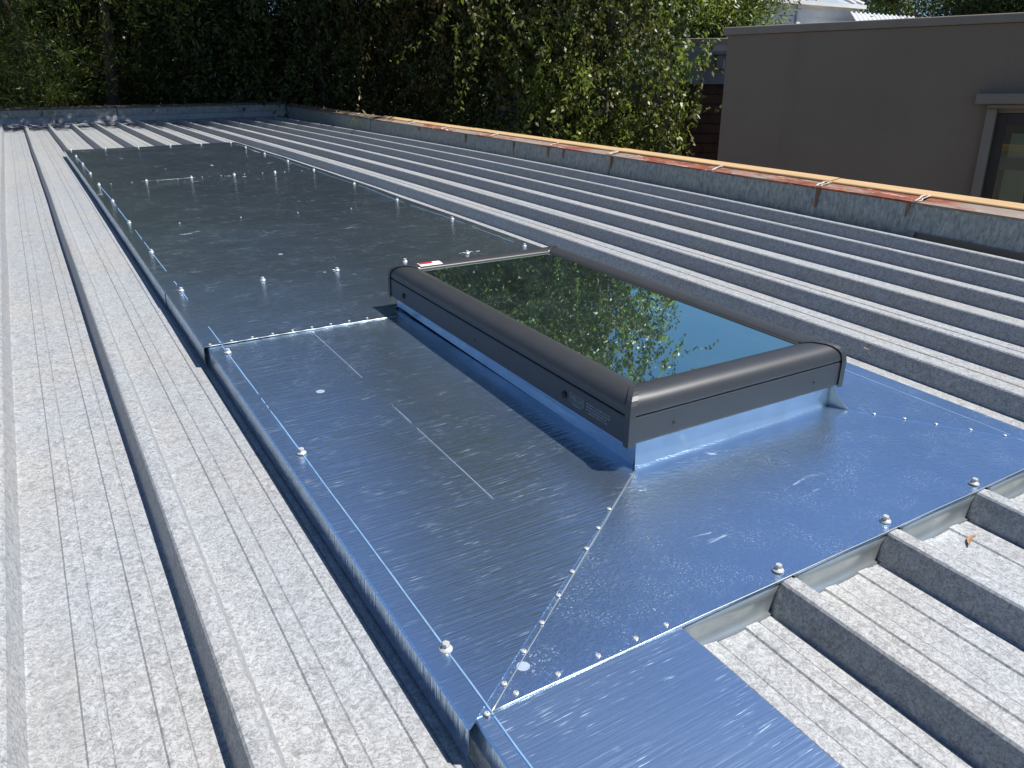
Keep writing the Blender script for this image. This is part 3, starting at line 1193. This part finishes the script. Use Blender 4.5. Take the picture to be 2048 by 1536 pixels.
# coping in lengths
for (xa, xb) in ((-.03, 2.05), (2.055, 4.1), (4.105, 6.0)):
    MB().box(xa, xb, -.018, .26, TOPZ + .002, TOPZ + .052).build('coping', MAT['coping'], nb, bevel=.006)
MB().box(.30, 6, .30, 5, TOPZ - .5, TOPZ - .45).build('roof', MAT['corr'], nb)
# window
win = MB()
win.box(w0 - .055, w0 - .002, -.055, -.001, zbw, zl + .02).box(w0 - .055, w1, -.055, -.001, zl + .0215, zl + .045)
wt = win.build('window_surround', MAT['trim'], nb, bevel=.004)
hd = MB().box(w0 - .12, w1 + .1, -.11, -.001, zl + .046, zl + .105).build('window_hood', MAT['trim'], nb, bevel=.006)
wf = MB()
wf.box(w0 + .001, w0 + .055, .03, .10, zbw, zl - .001).box(w0 + .056, w1 - .001, .03, .10, zl - .07, zl - .001).box(w0 + .056, w1 - .001, .03, .10, zbw, zbw + .07)
wfo = wf.build('window', MAT['dark_frame'], nb)
MB().box(w0 + .056, w1 - .001, .06, .068, zbw + .071, zl - .071).build('pane', MAT['wglass'], wfo)
x = w0 + .09  # pale boards and rails behind the pane stand in for a reflected fence
while x < w1:
    MB().box(x, x + .125, .13, .14, zbw, zl - .12).build('reflected_board', MAT['fence_refl'], wfo)
    x += .14
for z in (zl - .33, zl - .78):
    MB().box(w0 + .056, w1, .112, .125, z, z + .07).build('reflected_rail', MAT['rail'], wfo)
MB().box(w0, w1, .9, .95, zbw, zl).build('interior', MAT['shade'], nb)

# side wall further back with the vent box, timber door and pipe
side_az = 41.0
RS = 8.4


def sw_pt(az):
    r = RS / math.cos(math.radians(az - side_az))
    return (RS * math.tan(math.radians(az - side_az)))


cs = at(side_az, RS)
ex = Vector((math.cos(math.radians(side_az)), -math.sin(math.radians(side_az)), 0))
ey = Vector((math.sin(math.radians(side_az)), math.cos(math.radians(side_az)), 0))
FS = Matrix(((ex.x, ey.x, 0, cs.x), (ex.y, ey.y, 0, cs.y), (0, 0, 1, 0), (0, 0, 0, 1)))
gb = empty('grey_outbuilding', FS, label='grey rendered outbuilding with a dark red timber door, behind the taupe house', cat='outbuilding')
topS = EYE.z + RS * math.tan(math.radians(3.95))
dz_ = EYE.z + RS * math.tan(math.radians(1.5))
xa, xb, xdoor0, xdoor1 = sw_pt(41.6), sw_pt(48), sw_pt(42.5), sw_pt(46)
MB().box(xa, xb, 0, .2, dz_, topS).build('wall', MAT['grey_wall'], gb)
MB().box(xa, xdoor0, 0, .2, GZ, dz_ - .001).build('wall', MAT['grey_wall'], gb)
MB().box(xdoor1, xb, 0, .2, GZ, dz_ - .001).build('wall', MAT['grey_wall'], gb)
MB().box(xa - .02, xb, -.02, .22, topS + .001, topS + .05).build('coping', MAT['coping'], gb, bevel=.005)
door = MB().box(xdoor0, xdoor1, .10, .12, GZ, dz_ - .001).build('door', MAT['slat'], gb)
z = dz_ - .003
while z > dz_ - 2.2:
    MB().box(xdoor0 + .01, xdoor1 - .01, .075, .099, z - .085, z).build('slat', MAT['slat'], door)
    z -= .093
vb = MB().box(sw_pt(44.75), sw_pt(45.25), -.10, -.001, EYE.z + RS * math.tan(math.radians(2.4)), EYE.z + RS * math.tan(math.radians(3.25))).build('vent_box', MAT['trim'], gb, bevel=.004)
MB().box(sw_pt(44.6), sw_pt(45.4), -.13, -.001, EYE.z + RS * math.tan(math.radians(3.26)), EYE.z + RS * math.tan(math.radians(3.45))).build('cap', MAT['trim'], vb)
MB().box(sw_pt(42.0), sw_pt(42.45), -.06, -.001, GZ, dz_ - .05).build('downpipe', MAT['pipe'], gb, bevel=.01)
# wall to the left, sunlight put into its pale paint colour
pw = empty('sunlit_tone_wall', FS, label='wall coloured pale blue-white to look sunlit, glimpsed through the drooping twigs, left of the outbuilding', cat='wall')
MB().box(sw_pt(36.0), sw_pt(41.5), .3, .5, dz_, topS - .02).build('wall_panel', MAT['sunlit_tone'], pw)
MB().box(sw_pt(30.0), sw_pt(41.5), .35, .5, GZ, dz_ - .001).build('wall_base', MAT['grey_wall'], pw)

# ------------------------------------------------------------------ white house behind the taupe one
R_W = 21.0
ca = 50.5
cw = at(ca, R_W)
HA = 5.0            # the house stands turned towards the sun
ex = Vector((math.cos(math.radians(HA)), -math.sin(math.radians(HA)), 0))
ey = Vector((math.sin(math.radians(HA)), math.cos(math.radians(HA)), 0))
FH = Matrix(((ex.x, ey.x, 0, cw.x), (ex.y, ey.y, 0, cw.y), (0, 0, 1, EYE.z), (0, 0, 0, 1)))
wh = empty('white_house', FH, label='white weatherboard house with a pale glazed hip roof, above the taupe parapet', cat='house')
Xw = lambda az: R_W * math.tan(math.radians(az - ca)) * 1.45
Zw = lambda el: R_W * math.tan(math.radians(el))
mb = MB()
zz = -3.8
n = 0
while zz < Zw(6.0):
    mb.quad((Xw(46.8), -.012, zz), (Xw(53.2), -.012, zz), (Xw(53.2), 0, zz + .17), (Xw(46.8), 0, zz + .17))
    zz += .17
mb.build('weatherboards', MAT['white_board'], wh)
MB().box(Xw(46.8), Xw(53.2), .002, 4, -3.8, Zw(5.95)).build('wall', MAT['white_board'], wh)
MB().box(Xw(49.45), Xw(49.65), -.06, -.013, -3.8, Zw(6.05)).build('corner_board', MAT['white_board'], wh)
MB().box(Xw(46.6), Xw(53.3), -.16, .1, Zw(6.0), Zw(6.22)).build('gutter', MAT['white_board'], wh)
mb = MB()
xL, xR_, zE, zP = Xw(49.9), Xw(53.2), Zw(6.25), Zw(8.2)
mb.quad((xL, -.1, zE), (xR_, -.1, zE), (xR_ - 1.0, 1.2, zP), (xL + 1.0, 1.2, zP))
mb.quad((xR_, -.1, zE), (xR_, 4, zE), (xR_ - 1.0, 3, zP), (xR_ - 1.0, 1.2, zP))
mb.quad((xL, 4, zE), (xL, -.1, zE), (xL + 1.0, 1.2, zP), (xL + 1.0, 3, zP))
mb.quad((xL + 1.0, 1.2, zP), (xR_ - 1.0, 1.2, zP), (xR_ - 1.0, 3, zP), (xL + 1.0, 3, zP))
rf = mb.build('glazed_roof', mat_simple('pale_glazing', (.34, .40, .46), .2, .2, .06, 3), wh)
for (xx0, xx1) in ((xL, xL + 1.0), (xL + .28, xL + 1.12), (xR_ - .28, xR_ - 1.12), (xR_, xR_ - 1.0)):
    MB().tube([(xx0, -.12, zE + .02), (xx1, 1.18, zP + .02)], .035, 6).build('glazing_bar', MAT['white_board'], rf)
# corrugated lean-to
mb = MB()
rings = []
xs = np.linspace(Xw(50.2), Xw(56.8), 160)
for x_ in xs:
    off = .02 * math.sin((x_ - xs[0]) * 2 * math.pi / .15)
    sk = 1.1
    rings.append([(x_, -1.6, Zw(4.2) + off), (x_ + sk, -.2, Zw(5.75) + off)])
mb.loft(rings)
mb.f = [f[::-1] for f in mb.f]
mb.build('corrugated_roof', MAT['corr'], wh, solid=.004)
MB().box(Xw(50.3), Xw(58), -1.3, -.2, -3.8, Zw(3.9)).build('lean_to_wall', MAT['white_board'], wh)

# ------------------------------------------------------------------ trees
LEAF = dict(  # bright and fine are lightened to paint in sunlit clumps
    olive=mat_leaf('leaf_olive', (.036, .042, .010), (.135, .135, .036), .42, .28),
    deep=mat_leaf('leaf_deep', (.020, .034, .012), (.080, .110, .034), .38, .25),
    bronze=mat_leaf('leaf_bronze', (.050, .040, .014), (.15, .11, .040), .36, .25),
    bright=mat_leaf('leaf_bright', (.08, .11, .020), (.26, .31, .07), .45, .38),
    fine=mat_leaf('leaf_fine', (.06, .07, .016), (.24, .245, .065), .5, .33),
    pale=mat_leaf('leaf_pale', (.08, .09, .05), (.26, .27, .18), .38, .22),
)
BARK = dict(dark=mat_bark('dark_bark', (.030, .024, .019), (.075, .062, .050)), pale=mat_bark('pale_bark', (.10, .09, .08), (.22, .20, .18)))


def tree(name, label, az, r, zc, rad, nclump, per, style, mats, bark, ntr=3, droop=False, group=None, leafsize=(.045, .018), seed=1, boughs=()):
    R_ = np.random.default_rng(seed)
    base = at(az, r)
    base.z = GZ
    t = empty(name, Matrix.Translation(base), label=label, cat='tree', group=group)
    cz = EYE.z + zc - GZ
    rx, rz = rad
    # limbs
    mb = MB()
    tips = []
    for k in range(ntr):
        a0 = R_.uniform(0, 2 * math.pi)
        lean = R_.uniform(.15, .55) * rx
        pts, rr = [], []
        n = 9
        top = cz + rz * R_.uniform(.35, .8)
        bend = R_.normal(size=2) * .18
        for j in range(n + 1):
            s_ = j / n
            pts.append((math.cos(a0) * (.10 + lean * s_ ** 1.4) + bend[0] * math.sin(3 * s_), math.sin(a0) * (.10 + lean * s_ ** 1.4) + bend[1] * math.sin(4 * s_), top * s_))
            rr.append((.12 if ntr < 3 else .035) * (1 - .85 * s_) + .010)
        mb.tube(pts, rr, 9)
        for j in range(4, n + 1):
            for q in range(2):
                a1 = R_.uniform(0, 2 * math.pi)
                ln = R_.uniform(.4, .95) * rx
                p0 = Vector(pts[j])
                seg = [p0]
                for m in range(1, 5):
                    s2 = m / 4
                    seg.append(p0 + Vector((math.cos(a1) * ln * s2, math.sin(a1) * ln * s2, ln * (.45 * s2 - (.5 if droop else .1) * s2 * s2))) + Vector(R_.normal(size=3)) * .035)
                mb.tube(seg, [rr[j] * .42, rr[j] * .34, .014, .009, .004], 5)
                tips += seg[2:]
    mb.build('trunk', bark, t, smooth=True)
    # leaves in clumps
    nm = len(mats)
    u = R_.normal(size=(nclump, 3))
    u = unit(u)
    rr_ = R_.uniform(.35, 1.0, nclump) ** .55
    lob = 1 + .22 * np.sin(u[:, 0] * 5 + seed) * np.cos(u[:, 2] * 6 + seed) + .10 * R_.normal(size=nclump)
    cen = u * (rr_ * lob)[:, None] * np.array([rx, rx, rz]) + np.array([0, 0, cz])
    nl = max(10, nclump // 11)                   # boughs: most clumps gather round a few centres, leaving dark gaps
    lc = unit(R_.normal(size=(nl, 3))) * (R_.uniform(.45, 1.0, nl) ** .6)[:, None] * np.array([rx, rx, rz]) + np.array([0, 0, cz])
    ln_ = R_.integers(0, nl, nclump)
    inl = R_.random(nclump) < .72
    lobe_pos = lc[ln_] + R_.normal(size=(nclump, 3)) * np.array([.27, .27, .20]) * (1 + .12 * r / 10)
    cen = np.where(inl[:, None], lobe_pos, cen)
    if tips:
        tp = np.array([tuple(p) for p in tips])
        k = min(len(tp), nclump // 4)
        cen[:k] = tp[R_.permutation(len(tp))[:k]] + R_.normal(size=(k, 3)) * .12
    for (bx, by, bz, br, bh, bn) in boughs:      # boughs reaching over the roof, world offsets from the eye
        q = unit(R_.normal(size=(bn, 3))) * (R_.uniform(.2, 1, bn) ** .5)[:, None] * np.array([br, br, bh])
        c0 = np.array([EYE.x + bx - base.x, EYE.y + by - base.y, EYE.z + bz - GZ])
        cen = np.vstack([cen, q + c0])
        MB().tube([(0, 0, cz), tuple(c0 * .5 + np.array([0, 0, cz * .5 + .3])), tuple(c0), tuple(c0 + np.array([-.4, -.5, .1]))], [.06, .045, .03, .01], 6).build('bough', bark, t, smooth=True)
    nclump = len(cen)
    cen[:, 2] = np.maximum(cen[:, 2], .8)
    per = int(per * 1.75)
    per_k = R_.integers(int(per * .5), int(per * 1.5), nclump)
    idx = np.repeat(np.arange(nclump), per_k)
    n = len(idx)
    clump_mat = R_.integers(0, nm, nclump)  # leaf colour varies by clump, painting in sunlit and dark foliage
    clump_mat[:len(ln_)] = np.where(R_.random(len(ln_)) < .7, ln_ % nm, clump_mat[:len(ln_)])
    if style == 'strand':
        s_ = R_.random(n)
        ln = R_.uniform(.25, .75, nclump)[idx]
        sub = R_.integers(0, 5, n)
        offs = R_.normal(size=(nclump, 5, 3)) * .20
        drift = R_.normal(size=(nclump, 5, 3)) * .26
        pos = cen[idx] + offs[idx, sub] + drift[idx, sub] * s_[:, None] + np.c_[np.zeros(n), np.zeros(n), -s_ * ln]
        pos += R_.normal(size=(n, 3)) * .018
        dirs_ = unit(np.c_[R_.normal(size=(n, 2)) * .75, -np.abs(R_.normal(size=n)) * .8 - .35])
    elif style == 'ball':
        pos = cen[idx] + R_.normal(size=(n, 3)) * (np.array([.22, .22, .15]))
        dirs_ = unit(R_.normal(size=(n, 3)) + (pos - cen[idx]) * 3 + np.array([0, 0, -.25]))
    else:  # sprays of fine needles-like leaves
        sub = R_.integers(0, 9, n)
        sd = unit(R_.normal(size=(nclump * 9, 3)) + np.array([0, 0, .15])).reshape(nclump, 9, 3)
        s_ = R_.random(n) ** .8
        pos = cen[idx] + sd[idx, sub] * s_[:, None] * .42 + R_.normal(size=(n, 3)) * .012
        dirs_ = unit(sd[idx, sub] + R_.normal(size=(n, 3)) * .55)
    nr = unit(R_.normal(size=(n, 3)) + np.array([.25, -.35, .75]) * .9)
    lnn = R_.uniform(.6, 1.35, n) * leafsize[0]
    wdd = R_.uniform(.7, 1.3, n) * leafsize[1]
    for m in range(nm):
        sel = clump_mat[idx] == m
        if sel.any():
            leaf_cloud('crown' if m == 0 else 'foliage', pos[sel], dirs_[sel], nr[sel], lnn[sel], wdd[sel], mats[m], t)
    return t


GT = 'trees beyond the far end of the roof'
tree('evergreen_tree', 'dark feathery evergreen tree at the far left corner', -3.5, 11.6, 2.0, (1.7, 3.4), 420, 110, 'spray', [LEAF['fine'], LEAF['deep'], LEAF['deep']], BARK['dark'], 2, group=GT, leafsize=(.060, .010), seed=3)
tree('evergreen_tree', 'yellow-green feathery tree, second from the left behind the far parapet', 3.2, 11.2, 1.6, (1.6, 2.6), 430, 115, 'spray', [LEAF['fine'], LEAF['bright'], LEAF['deep']], BARK['dark'], 2, group=GT, leafsize=(.062, .011), seed=4)
tree('leafy_tree', 'dark tree behind the far parapet, between the feathery trees and the glossy one', 9.2, 12.2, 1.6, (1.7, 2.8), 420, 110, 'ball', [LEAF['deep'], LEAF['olive'], LEAF['deep']], BARK['dark'], 3, group=GT, leafsize=(.052, .018), seed=5)
tree('leafy_tree', 'very dark tree with broad glossy leaves above the corner of the roof', 15.0, 11.6, 1.5, (1.55, 2.7), 360, 95, 'ball', [LEAF['deep'], LEAF['deep'], LEAF['pale']], BARK['dark'], 2, group=GT, leafsize=(.080, .036), seed=6, boughs=[(2.7, 8.9, 2.8, 1.1, .5, 55), (1.1, 8.9, 2.6, .8, .4, 26), (.1, 9.3, 2.4, .7, .35, 18)])
tree('leafy_tree', 'dense tree with hanging twigs right of the roof corner', 20.2, 11.0, 1.5, (1.45, 2.5), 400, 110, 'strand', [LEAF['deep'], LEAF['olive'], LEAF['deep']], BARK['dark'], 3, True, group=GT, leafsize=(.055, .020), seed=7, boughs=[(3.8, 8.3, 2.7, .9, .6, 55)])
tree('leafy_tree', 'tall tree with bronze-tinted hanging leaves behind the start of the yellow board', 27.6, 9.8, 3.5, (1.1, 4.4), 600, 115, 'strand', [LEAF['olive'], LEAF['bronze'], LEAF['deep'], LEAF['deep']], BARK['dark'], 3, True, group=GT, leafsize=(.052, .020), seed=8)
tree('drooping_tree', 'multi-stemmed tree with pale trunks and drooping twigs beside the parapet', 31.4, 9.2, 3.8, (1.22, 4.8), 720, 115, 'strand', [LEAF['olive'], LEAF['deep'], LEAF['olive'], LEAF['bronze']], BARK['pale'], 4, True, group=GT, leafsize=(.052, .026), seed=9)
tree('drooping_tree', 'thin drooping tree whose twigs hang in front of the grey outbuilding', 35.9, 8.0, 1.25, (.80, 2.25), 350, 105, 'strand', [LEAF['olive'], LEAF['olive'], LEAF['bright'], LEAF['deep']], BARK['pale'], 3, True, group=GT, leafsize=(.050, .026), seed=10)
tree('evergreen_tree', 'dark evergreen at the left edge, half out of view', -10.5, 12.0, 1.8, (1.8, 3.4), 330, 100, 'spray', [LEAF['fine'], LEAF['deep']], BARK['dark'], 2, group=GT, leafsize=(.060, .011), seed=2)
# second row, only glimpsed
for i, (az, r) in enumerate([(-9, 15.5), (-1.5, 15.2), (6.5, 15.8), (14, 16), (21.5, 15.5), (29, 13.0)]):
    ds = ['far left behind the feathery tree', 'behind the two feathery trees', 'deep behind the second feathery tree', 'deep behind the glossy tree', 'deep behind the hanging twigs', 'deep behind the pale trunks'][i]
    tree('background_tree', 'dark tree of the second row, ' + ds, az, r, 1.4, (2.3, 4.2), 480, 110, 'ball', [LEAF['deep']], BARK['dark'], 1, group='trees of the second row', leafsize=(.085, .040), seed=20 + i)
tree('garden_tree', 'bright green leafy tree above the grey outbuilding', 44.0, 15.0, 1.2, (1.1, 1.6), 300, 110, 'ball', [LEAF['bright'], LEAF['deep']], BARK['dark'], 2, leafsize=(.085, .026), seed=40)
tree('garden_tree', 'dark tree over the taupe parapet at the upper right corner', 62.5, 13.5, 2.0, (1.3, 1.35), 340, 110, 'ball', [LEAF['deep']], BARK['dark'], 2, leafsize=(.07, .026), seed=41)
tree('garden_tree', 'small olive tree behind the white house roof', 56.5, 27.0, 2.9, (2.4, 2.4), 300, 90, 'ball', [LEAF['olive'], LEAF['bright']], BARK['dark'], 2, leafsize=(.12, .05), seed=42)

print('tris', sum(len(o.data.polygons) for o in D.objects if o.type == 'MESH'))
